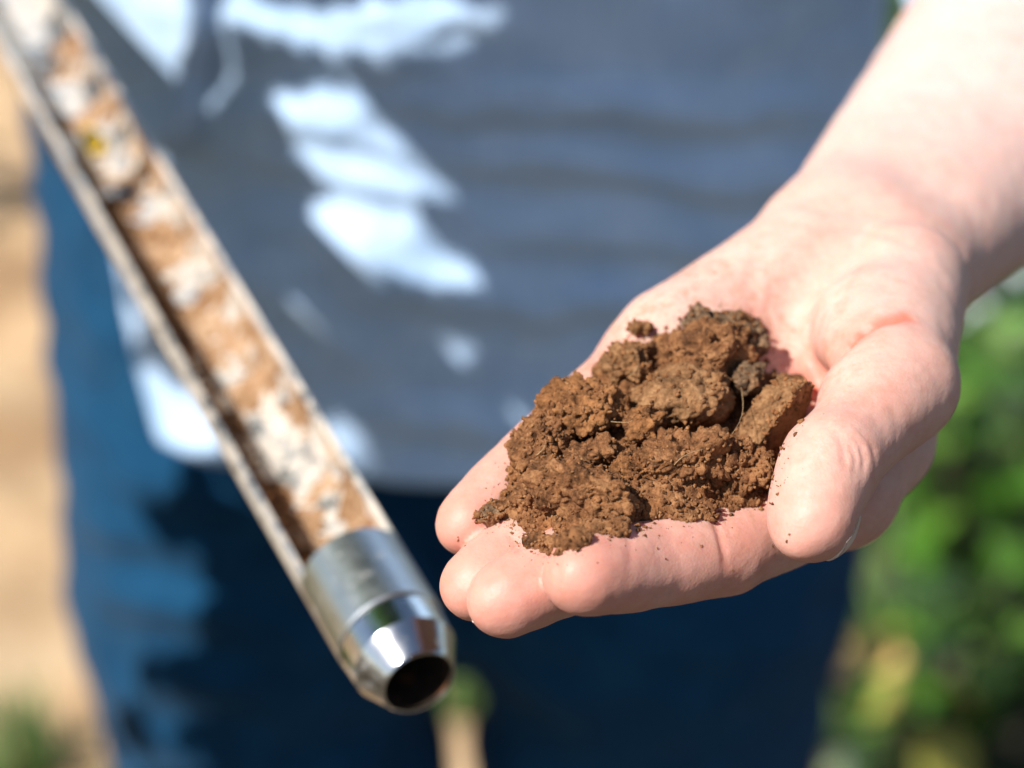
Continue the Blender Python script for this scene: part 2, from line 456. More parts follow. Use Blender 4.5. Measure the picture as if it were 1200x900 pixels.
# creases, traced onto the skin
def poly_dist(V, pts):
    best = np.full(len(V), 1e9); 
    for a, b in zip(pts[:-1], pts[1:]):
        ab = b - a; t = np.clip(((V - a) @ ab) / (ab @ ab + 1e-9), 0, 1)
        best = np.minimum(best, np.linalg.norm(V - a - t[:, None] * ab, axis=1))
    return best
def dense(poly, n=6):
    P = np.array(poly, float); out = []
    for a, b in zip(P[:-1], P[1:]):
        for i in range(n): out.append(a + (b - a) * i / n)
    out.append(P[-1]); return np.array(out)
CREASES = [  # polyline in photo pixels, depth mm, half-width mm, redness
    ([(1062, 372), (1035, 376), (1010, 384), (990, 398), (975, 416), (964, 436), (955, 455)], 1.6, 1.3, 0.95),
    ([(1003, 390), (985, 402), (970, 420), (958, 442), (950, 462)], 2.4, 3.4, 0.55),
    ([(1000, 398), (985, 418), (972, 432)], 0.6, 0.9, 0.4),
    ([(732, 616), (739, 640), (740, 664)], 0.25, 0.9, 0.15),
    ([(590, 560), (606, 572), (618, 590)], 0.45, 0.9, 0.2),
    ([(640, 648), (652, 664), (654, 684)], 0.5, 0.9, 0.2),
    ([(592, 622), (604, 634), (612, 650)], 0.45, 0.9, 0.2),
    ([(915, 395), (900, 365), (905, 335)], 0.35, 0.9, 0.15),
    ([(1020, 300), (1000, 330), (985, 365)], 0.3, 1.0, 0.1),
    ([(985, 392), (974, 408), (966, 420)], 0.5, 1.0, 0.5),
    ([(930, 428), (945, 438), (958, 448)], 0.4, 0.9, 0.4),
    ([(905, 408), (925, 414), (942, 424), (955, 434)], 0.25, 0.8, 0.2),
    ([(835, 602), (842, 622), (848, 645), (850, 662)], 0.6, 1.0, 0.45),
    ([(850, 606), (856, 628)], 0.3, 0.8, 0.2),
    ([(985, 508), (998, 520), (1004, 536), (1002, 556)], 0.75, 0.9, 0.2),
    ([(996, 508), (1009, 521), (1014, 538), (1010, 556)], 0.7, 0.9, 0.2),
    ([(1013, 512), (1024, 526), (1027, 544)], 0.4, 0.8, 0.1),
    ([(970, 503), (984, 514), (991, 530), (990, 552)], 0.6, 1.0, 0.25),
    ([(925, 258), (960, 266), (1000, 268), (1040, 275), (1075, 290)], 0.35, 1.3, 0.08),
    ([(930, 240), (975, 250), (1030, 252), (1070, 262)], 0.25, 1.2, 0.05),
    ([(893, 300), (880, 330), (884, 362)], 0.4, 2.2, 0.05),
    ([(905, 360), (930, 380), (945, 400)], 0.2, 0.8, 0.12),
    ([(880, 370), (890, 390), (893, 420)], 0.5, 1.5, 0.35),
]
red = np.zeros(len(HV)); disp = np.zeros(len(HV))
for poly, dep, wd, rd in CREASES:
    q = dense(poly); pts = trace(q[:, 0], q[:, 1])
    near = np.linalg.norm(HV - pts.mean(0), axis=1) < np.linalg.norm(pts - pts.mean(0), axis=1).max() + 12
    d = poly_dist(HV[near], pts)
    endd = np.minimum(np.linalg.norm(HV[near] - pts[0], axis=1), np.linalg.norm(HV[near] - pts[-1], axis=1))
    fade = np.clip(endd / 4.0, 0, 1)
    disp[near] -= dep * np.exp(-(d / wd) ** 2) * (0.25 + 0.75 * fade)
    red[near] = np.maximum(red[near], rd * np.exp(-(d / (wd * 2.2)) ** 2))
disp += 0.16 * fbm(HV / 9.0, 3, 3) + 0.05 * fbm(HV / 2.6, 2, 9)
# warm fingertips, thumb pad and the flesh round the joints
for J, k in ((IDX, 'i'), (MID, 'm'), (RNG, 'r'), (PNK, 'p')):
    dt = np.linalg.norm(HV - J[3], axis=1); red = np.maximum(red, 0.66 * np.exp(-(dt / 15.0) ** 2))
    dd = poly_dist(HV, J); red = np.maximum(red, 0.42 * np.exp(-(dd / 13.0) ** 4))
red = np.maximum(red, 0.42 * np.exp(-(np.linalg.norm(HV - TT, axis=1) / 17) ** 2))
red = np.maximum(red, 0.26 * np.exp(-(poly_dist(HV, [TM, TI, TT]) / 14) ** 4))
wcen = trace([945], [440])[0]
red = np.maximum(red, 0.55 * np.exp(-(np.linalg.norm(HV - wcen, axis=1) / 8) ** 2))
pc = trace([800], [470])[0]
ddirt = np.linalg.norm(HV - pc, axis=1)
dirt = 0.6 * np.exp(-(ddirt / 34) ** 4) + 0.55 * np.exp(-(ddirt / 62) ** 4) * (HN @ NP > -0.2)
arm_t = np.clip(((HV - W) @ FA) / 60, 0, 1)
red *= 1 - 0.8 * arm_t; dirt *= 1 - arm_t
HVd = HV + HN * disp[:, None]

person = empty('person', (-0.03, 1.04, 0.0))
tag(person, 'person in grey shirt and blue jeans holding out soil on an open palm', 'person')
body = local_mesh('body', c2w(HVd), HF, np.array([0.0, 0.6, 1.1]), MAT['skin'], person)
float_attr(body, 'redness', red); float_attr(body, 'dirt', dirt); float_attr(body, 'paleness', 0.85 * arm_t)

# fingernails
def nail(J_a, J_b, r, pal, ln, wd, over, lift=0.3):
    ax = nrm(J_b - J_a); dr = -nrm(pal - (pal @ ax) * ax); sd_ = np.cross(ax, dr)
    nu, nv = 15, 13; vs = []
    base = J_b + ax * (r + over - ln)
    for thick in (0, 0.55):
        for i in range(nu):
            u = i / (nu - 1) * 2 - 1
            for j in range(nv):
                v = j / (nv - 1)
                th = u * 1.02 * (wd / r / 1.0)
                endl = ln * v - (0.0 if v < 0.5 else 2.2 * u * u * (v - 0.5) * 2) - 1.0 * (1 - v) * (1 - u * u)
                ez = max(0.0, endl - (ln - r - over)); rr = lift - thick + math.sqrt(max(r * r - ez * ez * 0.92, 4))
                vs.append(base + ax * endl + dr * rr * math.cos(th) + sd_ * rr * math.sin(th))
    f1 = grid_faces(nu, nv); n = nu * nv
    F = [tuple(x) for x in f1] + [tuple(x[::-1] + n) for x in f1]
    ring = [i * nv for i in range(nu)] + [(nu - 1) * nv + j for j in range(1, nv)] + [i * nv + nv - 1 for i in range(nu - 2, -1, -1)] + [j for j in range(nv - 2, 0, -1)]
    for a, b in zip(ring, ring[1:] + ring[:1]): F.append((a, b, b + n, a + n))
    wv = c2w(np.array(vs)); org = wv.mean(0)
    o = make_mesh('fingernail', wv - org, F, MAT['nail'], body)
    o.location = org - (np.array(body.location) + np.array(person.location))
    return o
nail(IDX[2], IDX[3], 7.8, palmar(nrm(IDX[3] - IDX[2])), 10, 0.62 * 7.7, -0.4, 0.15)
nail(MID[2], MID[3], 7.9, palmar(nrm(MID[3] - MID[2])), 11, 0.85 * 7.7, 0.7, 0.2)
nail(RNG[2], RNG[3], 7.5, palmar(nrm(RNG[3] - RNG[2])), 9.5, 0.75 * 7.3, -2.6, 0.0)
nail(PNK[2], PNK[3], 6.9, palmar(nrm(PNK[3] - PNK[2])), 8, 0.75 * 6.6, -2.6, 0.0)
nail(TI, TT, 8.95, np.array([-0.90, 0.10, -0.42]), 12, 0.8 * 8.7, -2.2, 0.3)

# ================================================================== PERSON: clothes
XC, YC = -0.03, 1.045
PATCHES = [  # raised folds of the shirt front: centre px, half length, half height, tilt deg, amplitude mm
    (400, 34, 165, 24, 8, 9), (505, 8, 95, 16, 6, 7), (373, 126, 66, 20, 4, 9), (452, 165, 34, 12, 22, 3.5), (437, 206, 108, 17, 15, 8),
    (440, 262, 95, 24, 22, 10), (455, 300, 125, 24, 14, 8), (385, 366, 62, 16, 36, 6), (535, 420, 42, 14, -8, 3.5), (545, 482, 88, 18, 12, 9),
    (215, 495, 70, 42, 2, 9), (395, 520, 40, 26, 30, 7), (480, 345, 60, 12, 18, 3),
    (700, 105, 260, 22, 2, 11), (760, 185, 240, 20, 4, 11), (740, 260, 220, 22, 3, 9), (700, 340, 190, 20, 2, 9), (560, 545, 140, 14, 3, 2.5)]
def smooth01(x, a, b):
    t = np.clip((x - a) / (b - a), 0, 1); return t * t * (3 - 2 * t)
def panel(px, py, soft=1.0):                    # the loose fold at the wearer's right: 1 on it, sharp towards the middle of the shirt
    r = np.interp(py, [-300, 0, 80, 140, 195], [262, 252, 238, 222, 203]) + 5 * np.sin(py / 17.0)
    lft = np.interp(py, [-300, 0, 80, 195], [-60, 40, 110, 196])
    return smooth01(r - px, -soft, soft) * smooth01(px - lft, -soft, 40) * smooth01(200 - py, -3, 30)
def shirt():
    nu, nv = 520, 300
    th = np.linspace(-math.pi, math.pi, nu, endpoint=False); v = np.linspace(0, 1, nv)
    # more columns at the front
    th = th - 0.45 * np.sin(th)
    T, Vv = np.meshgrid(th, v, indexing='ij'); T = T.ravel(); Vv = Vv.ravel()
    sx = np.sign(np.sin(T)) * np.abs(np.sin(T)) ** 0.86; cy = np.sign(np.cos(T)) * np.abs(np.cos(T)) ** 0.86
    hem = 0.853 + 0.155 * smooth01(-sx * 0.17, 0.118, 0.158) + 0.006 * np.abs(sx) 
    z = hem + (1.43 - hem) * Vv
    a = np.interp(z, [0.84, 1.0, 1.15, 1.3, 1.38, 1.43], [0.168, 0.168, 0.172, 0.185, 0.165, 0.085])
    b = np.interp(z, [0.84, 0.95, 1.1, 1.3, 1.38, 1.43], [0.148, 0.152, 0.150, 0.125, 0.10, 0.07])
    a = a * np.where(sx > 0, 1.13, 1.0)
    X = np.stack([XC + a * sx, YC - b * cy, z], -1)
    N = np.stack([sx / a, -cy / b, 0 * z + 0.0], -1); N /= np.linalg.norm(N, axis=1, keepdims=True)
    front = np.clip(cy * 2.2, 0, 1)
    px, py = w2p(X); D = np.zeros(len(X))
    for cx, cyy, hl, hh, tilt, amp in PATCHES:
        ct, st = math.cos(math.radians(tilt)), math.sin(math.radians(tilt))
        wob = 9 * vnoise(np.stack([px / 45, py / 45, px * 0 + cx], -1), 5)
        u = ((px - cx) * ct + (py - cyy) * st) / hl; s = (-(px - cx) * st + (py - cyy) * ct + wob) / hh
        prof = smooth01(s, -1.3, 1.0) * (1 - smooth01(s, 1.0, 2.6))
        D += 0.55 * front * amp * prof * np.exp(-np.abs(u) ** 3.2)
    D += front * 13 * panel(px, py, 7.0)
    q = np.stack([X[:, 0] * 9, X[:, 1] * 9, X[:, 2] * 16], -1)
    D += 3.2 * fbm(q, 3, 2) + 1.2 * fbm(q * 3.1, 2, 8)
    X = X + N * D[:, None] / 1000
    global SHIRT_X, SHIRT_N; SHIRT_X, SHIRT_N = X, N
    o = local_mesh('shirt', X, grid_faces(nu, nv, True), np.array([XC, YC, 0.86]), MAT['shirt'], person)
    m = o.modifiers.new('thickness', 'SOLIDIFY'); m.thickness = 0.0016; m.offset = -1
    return o
shirt_o = shirt()
def loft_sleeve(name, path, rads, slant, seed):
    path = [np.array(p, float) for p in path]; seg = [np.linalg.norm(b - a) for a, b in zip(path[:-1], path[1:])]; cum = np.concatenate([[0], np.cumsum(seg)])
    nu, nv = 96, 90; vs = []; ns = []
    ax1 = nrm(path[-1] - path[-2])
    for j in range(nv):
        w = j / (nv - 1); L = cum[-1] * w
        f = lambda L_: np.array([np.interp(L_, cum, [p[i] for p in path]) for i in range(3)])
        c = (f(max(L - 0.03, 0)) + f(L) + f(min(L + 0.03, cum[-1]))) / 3 if 0 < j < nv - 1 else f(L)
        ax = nrm(f(min(L + 0.02, cum[-1])) - f(max(L - 0.02, 0))); e1 = nrm(np.cross(ax, [0, 1, 0.1])); e2 = np.cross(ax, e1); r = np.interp(L, cum, rads)
        for i in range(nu):
            t = i / nu * 2 * math.pi; d = e1 * math.cos(t) + e2 * math.sin(t)
            vs.append(c + d * r + ax1 * slant * math.cos(t - 2.9) * w ** 6); ns.append(d)
    vs = np.array(vs); ns = np.array(ns); q = vs * 14
    dd = 0.006 * fbm(q, 3, seed) + 0.0022 * fbm(q * 3, 2, seed + 3); vs = vs + ns * dd[:, None]
    vs = vs.reshape(nv, nu, 3).transpose(1, 0, 2).reshape(-1, 3)
    o = local_mesh(name, vs, grid_faces(nu, nv, True), path[0], MAT['shirt'], person)
    m = o.modifiers.new('thickness', 'SOLIDIFY'); m.thickness = 0.0016; m.offset = -1
    return o
# the sleeves
sleeve_o = loft_sleeve('sleeve', [(-0.17, 1.04, 1.38), (-0.255, 1.06, 1.26), (-0.285, 1.07, 1.12)], [0.062, 0.058, 0.056], 0.010, 21)
elw = c2w(W + FA * 196)
loft_sleeve('sleeve', [(0.13, 1.02, 1.37), (0.19, 0.93, 1.22), elw], [0.062, 0.056, 0.046], 0.0, 31)

LEG = {-1: [(-0.122, 1.055, 0.86, 0.097), (-0.119, 1.04, 0.72, 0.097), (-0.117, 1.03, 0.61, 0.079), (-0.115, 1.03, 0.46, 0.064), (-0.12, 1.06, 0.09, 0.056)],
       1: [(0.066, 1.055, 0.86, 0.097), (0.068, 1.045, 0.72, 0.100), (0.070, 1.04, 0.61, 0.083), (0.072, 1.04, 0.46, 0.066), (0.078, 1.07, 0.09, 0.056)]}
def jeans_sdf(P):
    d = sd_ell(P, np.array([-0.028, 1.065, 0.95]), np.array([0.192, 0.128, 0.16]))
    for s in (-1, 1):
        for a, b in zip(LEG[s][:-1], LEG[s][1:]):
            d = smin(d, sd_cone(P, np.array(a[:3]), np.array(b[:3]), a[3], b[3]), 0.03 if a[2] > 0.8 else 0.012)
    d = np.maximum(d, 0.055 - P[:, 2])
    return np.maximum(d, P[:, 2] - 1.03)
JV, JF = surface_nets(jeans_sdf, (-0.26, 0.88, 0.03), (0.22, 1.24, 1.06), 0.0065)
g = sdf_grad(jeans_sdf, JV, 0.002)
q = JV * np.array([7, 7, 15.0]); 
dj = 0.0055 * fbm(q, 3, 41) + 0.0018 * fbm(JV * 55, 2, 45)
px, py = w2p(JV)
for cx, cyy, hl, hh, tilt, amp in ((210, 690, 90, 26, 12, 9), (240, 560, 80, 20, 20, 6), (230, 790, 80, 22, 6, 8), (180, 620, 70, 16, 14, 5), (520, 700, 60, 20, 60, 8), (650, 800, 70, 20, 30, 6), (470, 640, 30, 60, -12, 6)):
    ct, st = math.cos(math.radians(tilt)), math.sin(math.radians(tilt))
    u = ((px - cx) * ct + (py - cyy) * st) / hl; s_ = (-(px - cx) * st + (py - cyy) * ct) / hh
    dj += (g[:, 1] < 0.2) * amp / 1000 * smooth01(s_, -1.4, 0.8) * (1 - smooth01(s_, 0.8, 2.2)) * np.exp(-np.abs(u) ** 3)
JV = JV + g * dj[:, None]
local_mesh('jeans', JV, JF, np.array([-0.03, 1.04, 0.06]), MAT['jeans'], person)
for s in (-1, 1):
    a = LEG[s][-1]; c = np.array([a[0] + 0.01 * s, a[1], 0.0])
    def shoe_sdf(P):
        d = sd_cone(P, c + [0, 0.03, 0.055], c + [0, -0.10, 0.038], 0.045, 0.034)
        d = smin(d, sd_cone(P, c + [0, 0.04, 0.05], c + [0, 0.04, 0.10], 0.04, 0.036), 0.02)
        d = smin(d, sd_cone(P, c + [0, -0.10, 0.03], c + [0, -0.15, 0.028], 0.036, 0.03), 0.02)
        return np.maximum(d, 0.004 - P[:, 2])
    SV, SF = surface_nets(shoe_sdf, c + [-0.08, -0.23, -0.01], c + [0.08, 0.12, 0.16], 0.006)
    local_mesh('shoe', SV, SF, c, MAT['shoe'], person)

# ================================================================== SOIL in the palm
def ico(sub):
    bm = bmesh.new(); bmesh.ops.create_icosphere(bm, subdivisions=sub, radius=1.0)
    bm.verts.index_update()
    v = np.array([x.co[:] for x in bm.verts]); f = np.array([[y.index for y in x.verts] for x in bm.faces]); bm.free()
    return v, f
I6, I6F = ico(6); I5, I5F = ico(5); I2, I2F = ico(2); I3, I3F = ico(3)
def view_frame(c):
    z = nrm(c); x = nrm(np.cross([0, 1, 0], z)); y = np.cross(z, x)
    return np.stack([x, y, z])
SOILPTS = []                                   # points and normals on soil surfaces for loose crumbs
def clod(px, py, rx, ry, rz, lift, rot, seed, mat, label, gran=1.0, cuts=4, sub=6, facets=()):
    """rx, ry in photo pixels, rz depth radius in mm, lift in mm from the skin towards palm normal"""
    V, F = (I6, I6F) if sub == 6 else (I5, I5F)
    hit = trace([px], [py])[0]
    c = hit * (1 - 1.25 * lift / np.linalg.norm(hit))
    s = c[2] / K; r = np.array([rx * s, ry * s, rz])
    r_ = np.random.default_rng(seed)
    n = V / r; n /= np.linalg.norm(n, axis=1, keepdims=True)
    X = V * r
    low = fbm(V * 1.25 + seed * 3.7, 3, seed)
    X = X * (1 + 0.24 * low[:, None])
    for _ in range(cuts):                       # broken faces
        d = nrm(r_.normal(size=3)); h = np.abs(d) @ r * r_.uniform(0.45, 0.75)
        over = np.maximum(X @ d - h, 0); X = X - np.outer(over * 0.88, d)
    bl = lambda sc, k: np.abs(vnoise(X / sc + seed * 1.7, seed + k)) - 0.28
    w1 = worley(X / 2.9 + seed, seed); pits = fbm(X / 3.4 + seed, 3, seed + 9)
    dd = gran * (0.75 * (0.5 - w1) + 1.7 * bl(3.6, 1) + 1.15 * bl(1.7, 2) + 0.6 * bl(0.85, 3)) + 0.25 * vnoise(X / 0.7, seed + 7) + 1.0 * np.minimum(pits, 0.15)
    X = X + n * dd[:, None]
    a = math.radians(rot); R = np.array([[math.cos(a), math.sin(a), 0], [-math.sin(a), math.cos(a), 0], [0, 0, 1]])
    Fm = view_frame(c); X = X @ R
    for fd, fh in facets:                       # clean broken faces, given in the view frame
        fd = nrm(fd); over = np.maximum(X @ fd - fh, 0); X = X - np.outer(over * 0.93, fd)
    Xw = c + X @ Fm
    nn = (n @ R) @ Fm
    SOILPTS.append((Xw[::7], nn[::7]))
    wv = c2w(Xw); org = wv.mean(0)
    o = local_mesh('soil_clod', wv, F, org, MAT[mat], None, False)
    tag(o, label, 'soil clod', 'clods of soil in the palm')
    return o
CL = [
    (818, 380, 19, 21, 4.5, 6, 10, 1, 'soil_dark', 'small dark grey clod at the far left tip of the heap near the wrist', 0.8, 4, 5),
    (851, 384, 32, 20, 6, 6, 0, 2, 'soil_dark', 'dark crumbly clod at the top of the heap nearest the wrist', 1.0, 3, 6),
    (876, 405, 20, 28, 5, 5, 0, 3, 'soil_dark', 'brown crumbly clod on the upper right rim of the heap', 1.0, 3, 5),
    (818, 420, 62, 38, 10, 7, 18, 4, 'soil', 'large flat topped brown clod at the back of the heap', 0.75, 3, 6),
    (738, 430, 38, 26, 7, 4, 20, 5, 'soil_tan', 'pale brown crumbly clod at the upper left edge of the heap', 1.0, 4, 6),
    (800, 470, 68, 40, 11, 10, 12, 6, 'soil_tan', 'smooth tan mound of soil in the middle of the heap', 0.45, 2, 6),
    (681, 480, 52, 38, 10, 9, 10, 7, 'soil_orange', 'orange brown clod with a dark hollow on the left of the heap', 0.9, 4, 6),
    (633, 522, 32, 40, 8, 7, -20, 8, 'soil', 'angular brown clod overhanging the little finger at the far left', 0.8, 5, 6),
    (684, 578, 60, 38, 11, 9, -12, 9, 'soil', 'big rounded lump at the front of the heap above the middle finger', 0.9, 4, 6),
    (574, 604, 20, 9, 2.6, 2.2, 6, 10, 'soil_dark', 'thin pointed chip of soil sticking out over the little finger', 0.5, 4, 5),
    (755, 498, 22, 22, 6, 12, 0, 11, 'soil_orange', 'small reddish clod in the centre between dark gaps', 0.7, 5, 5),
    (750, 556, 36, 34, 9, 8, 0, 12, 'soil_orange', 'granular clod with a round hollow in the front middle of the heap', 1.1, 3, 6),
    (806, 538, 50, 34, 9, 8, 0, 13, 'soil', 'loose granular clod right of the centre of the heap', 1.15, 2, 6),
    (906, 490, 29, 68, 9, 10, -34, 14, 'soil_tan', 'long smooth sided clod leaning against the base of the thumb', 0.5, 2, 6, (((0.72, -0.5, -0.45), 4.2), ((-0.5, 0.4, -0.75), 5.5))),
    (866, 548, 36, 34, 8, 5, 0, 15, 'soil', 'crumbly brown clod beside the thumb tip', 1.15, 2, 6),
    (876, 446, 22, 20, 6, 8, 0, 16, 'soil_dark', 'dark clod wedged above the long clod by the thumb', 0.9, 4, 5),
    (693, 534, 40, 20, 7, 8, 8, 17, 'soil', 'low granular clod between the orange clod and the front lump', 1.1, 2, 5),
    (622, 586, 26, 16, 5, 4, 10, 18, 'soil', 'small crumbly clod on the left slope above the ring finger', 1.1, 2, 5),
    (750, 384, 14, 8, 2.4, 2.0, 5, 19, 'soil_tan', 'tiny separate crumb of soil lying alone on the palm', 0.7, 3, 5),
]
for c in CL: clod(*c)

HEAP = np.array([(566, 606), (604, 578), (604, 516), (640, 476), (700, 446), (706, 420), (742, 404), (790, 396), (806, 372), (848, 368), (886, 380), (886, 420), (884, 452), (930, 446),
                 (940, 470), (905, 540), (902, 582), (868, 590), (826, 606), (780, 612), (736, 622), (690, 634), (655, 642), (622, 640), (622, 616), (596, 612)], float)
def inside(px, py, poly):
    r = np.zeros(len(px), bool); n = len(poly)
    for i in range(n):
        x0, y0 = poly[i]; x1, y1 = poly[(i + 1) % n]
        c = ((y0 > py) != (y1 > py)) & (px < (x1 - x0) * (py - y0) / (y1 - y0 + 1e-9) + x0); r ^= c
    return r
def edge_dist(px, py, poly):
    P = np.stack([px, py], -1); best = np.full(len(px), 1e9)
    for i in range(len(poly)):
        a, b = poly[i], poly[(i + 1) % len(poly)]; ab = b - a
        t = np.clip(((P - a) @ ab) / (ab @ ab), 0, 1); best = np.minimum(best, np.linalg.norm(P - a - t[:, None] * ab, axis=1))
    return best
gx, gy = np.meshgrid(np.arange(560, 950, 17.0), np.arange(365, 645, 17.0)); gx = gx.ravel() + rng.uniform(-4, 4, gx.size); gy = gy.ravel() + rng.uniform(-4, 4, gy.size)
ok = inside(gx, gy, HEAP); gx, gy = gx[ok], gy[ok]; ed = edge_dist(gx, gy, HEAP)
HB = trace(gx, gy); HR = np.clip(1.9 + ed * 0.045, 2.0, 4.2)
HB = HB * (1 - (HR * 0.25) / np.linalg.norm(HB, axis=1))[:, None]
def heap_sdf(P):
    d = np.full(len(P), 50.0)
    for c, r in zip(HB, HR):
        e = np.linalg.norm(P - c, axis=1) - r
        m = e < d + 5
        d[m] = smin(d[m], e[m], 3.0)
    return d
LV, LF = surface_nets(heap_sdf, HB.min(0) - 12, HB.max(0) + 12, 0.62)
LN = sdf_grad(heap_sdf, LV)
LV = LV + LN * (0.9 * fbm(LV / 5.0, 2, 61) + 1.2 * (0.5 - worley(LV / 2.3, 62)) + 1.0 * (np.abs(vnoise(LV / 1.6, 66)) - 0.28))[:, None]
SOILPTS.append((LV[::3], LN[::3])); SOILPTS.append((LV[1::3], LN[1::3]))
o = local_mesh('loose_soil', c2w(LV), LF, c2w(HB.mean(0)), MAT['soil'], None, False)
tag(o, 'loose brown soil filling the palm between the clods', 'soil', kind='stuff')

def crumb_mesh(name, pts, sizes, mat, seed, big=False):
    B, BF = (I3, I3F) if big else (I2, I2F)
    r_ = np.random.default_rng(seed); var = []
    for k in range(14):
        q = B * r_.uniform(0.75, 1.2, 3); q = q * (1 + 0.55 * fbm(B * 1.5 + k * 9.1, 2, k))[:, None]
        if big: q = q * (1 + 0.25 * (0.5 - worley(B * 2.2 + k, k)))[:, None]
        for _ in range(7):
            pd = nrm(r_.normal(size=3)); q = q - np.outer(np.maximum(q @ pd - 0.55, 0), pd)
        var.append(q)
    VV = []; FF = []
    for i, (p, s) in enumerate(zip(pts, sizes)):
        M = np.linalg.qr(r_.normal(size=(3, 3)))[0]
        VV.append(p + (var[i % 14] * s) @ M); FF.append(BF + i * len(B))
    return local_mesh(name, c2w(np.concatenate(VV)), np.concatenate(FF), c2w(pts.mean(0)), MAT[mat], None, False)
SP = np.concatenate([a for a, b in SOILPTS]); SN = np.concatenate([b for a, b in SOILPTS])
facing = (SN @ np.array([-0.2, 0.6, -0.75])) > -0.1
SP, SN = SP[facing], SN[facing]
pick = rng.choice(len(SP), 8500)
sz = 0.18 + 0.62 * rng.random(8500) ** 2.6
o = crumb_mesh('soil_granules', SP[pick] + SN[pick] * (sz * 0.25)[:, None], sz, 'soil', 71)
tag(o, 'fine brown granules clinging to the heap of soil', 'soil', kind='stuff')
pick = rng.choice(len(SP), 90)
sz = 0.7 + 0.8 * rng.random(90) ** 2
o = crumb_mesh('soil_crumbs', SP[pick] + SN[pick] * (sz * 0.3)[:, None], sz, 'soil_orange', 72, True)
tag(o, 'small rounded soil crumbs lying over the heap', 'soil', kind='stuff')
# crumbs along the rim on the skin and a few strays
t = rng.random(520); seg = rng.integers(0, len(HEAP), 520)
e0 = HEAP[seg]; e1 = HEAP[(seg + 1) % len(HEAP)]; pp = e0 + (e1 - e0) * t[:, None] + rng.normal(0, 5.5, (520, 2))
stray = np.array([(537, 633), (545, 640), (770, 642), (772, 628), (858, 668), (838, 320), (925, 626), (922, 634), (905, 640), (905, 413), (930, 388), (735, 388), (765, 388), (770, 398), (758, 402), (600, 625), (612, 600), (822, 640), (780, 655), (700, 660), (905, 590), (912, 570)], float)
t = rng.random(700); seg = rng.integers(0, len(HEAP), 700); q2 = HEAP[seg] + (HEAP[(seg + 1) % len(HEAP)] - HEAP[seg]) * t[:, None] + rng.normal(0, 13, (700, 2))
nbig = len(pp); pp = np.concatenate([pp, q2, stray]); hp = trace(pp[:, 0], pp[:, 1]); okk = hp[:, 2] < 680
hp = hp[okk]; sz = 0.16 + 0.75 * rng.random(len(hp)) ** 2.6; sz[nbig:] = 0.06 + 0.16 * rng.random(max(len(hp) - nbig, 0)); sz[-len(stray):] = rng.uniform(0.2, 0.42, len(stray))
o = crumb_mesh('scattered_crumbs', hp, sz, 'soil', 73)
tag(o, 'scattered specks and crumbs of soil stuck to the skin around the heap', 'soil', kind='stuff')

def fibre(pts, r, label):
    P = np.array(pts); n = len(P); m = 6; vs = []
    for i in range(n):
        d = nrm(P[min(i + 1, n - 1)] - P[max(i - 1, 0)]); u = nrm(np.cross(d, [0.3, 0.5, 0.8])); w = np.cross(d, u)
        rr = r * (1 - 0.4 * i / (n - 1))
        for k in range(m):
            a = k / m * 2 * math.pi; vs.append(P[i] + (u * math.cos(a) + w * math.sin(a)) * rr)
    F = []
    for i in range(n - 1):
        for k in range(m):
            F.append((i * m + k, i * m + (k + 1) % m, (i + 1) * m + (k + 1) % m, (i + 1) * m + k))
    F.append(tuple(range(m))[::-1]); F.append(tuple((n - 1) * m + k for k in range(m)))
    wv = c2w(np.array(vs)); o = local_mesh('straw_fibre', wv, F, wv.mean(0), MAT['straw'])
    return tag(o, label, 'straw', 'straw fibres in the soil')
bx_pts = SP; bpx = 600 + SP[:, 0] / SP[:, 2] * K; bpy_ = 450 - SP[:, 1] / SP[:, 2] * K
def soil_depth(px, py):
    m = (bpx - px) ** 2 + (bpy_ - py) ** 2 < 6 ** 2
    return SP[m, 2].min() if m.any() else trace([px], [py])[0][2]
for (x0, y0), (x1, y1), bend, lab in (((628, 534), (640, 516), 1, 'short pale straw on the angular clod above the little finger'),
        ((716, 494), (742, 492), 2, 'straw fibre bridging the dark gap in the centre'),
        ((868, 452), (858, 508), 3, 'long curved root hair hanging down the long clod by the thumb'), ((790, 545), (826, 526), -2, 'pale straw lying over the granular clod right of centre'),
        ((738, 440), (748, 425), 1, 'short straw on the pale clod at the upper left edge')):
    d0, d1 = soil_depth(x0, y0) - 0.5, soil_depth(x1, y1) - 0.5; pts = []
    for i in range(8):
        u = i / 7; pts.append(cp(x0 + (x1 - x0) * u + bend * 2 * math.sin(u * 3.1) * 1.2, y0 + (y1 - y0) * u + bend * math.sin(u * 3.1), d0 + (d1 - d0) * u - 0.7 * math.sin(u * 3.14)))
    fibre(pts, 0.10, lab)

# ================================================================== SOIL PROBE
SCL = 1.0; E = cp(491, 800, 640 * SCL); Tt = cp(45, 45, 890 * SCL); PZ = nrm(Tt - E)
P1 = nrm(-nrm(E) + (nrm(E) @ PZ) * PZ); P2 = np.cross(PZ, P1); P2 = P2 if P2[0] > 0 else -P2      # towards the camera, to the right
def pw(ph, r, z):
    ph = np.asarray(ph, float); r = np.asarray(r, float) + 0 * ph; z = np.asarray(z, float) + 0 * ph
    r = r * SCL; z = z * SCL
    return c2w(E + r[..., None] * (np.cos(ph)[..., None] * P1 + np.sin(ph)[..., None] * P2) + z[..., None] * PZ)
PO = c2w(E)
Rw = np.stack([P1, P2, PZ]); Bw = np.stack([c2w(E + P1) - PO, c2w(E + P2) - PO, c2w(E + PZ) - PO]) * 1000
probe = empty('soil_probe', PO)
probe.rotation_euler = Matrix([[Bw[j][i] for j in range(3)] for i in range(3)]).to_euler()
tag(probe, 'stainless steel soil probe with an open window along its tube', 'soil probe')
bpy.context.view_layer.update()
inv = np.array(probe.matrix_world.inverted())
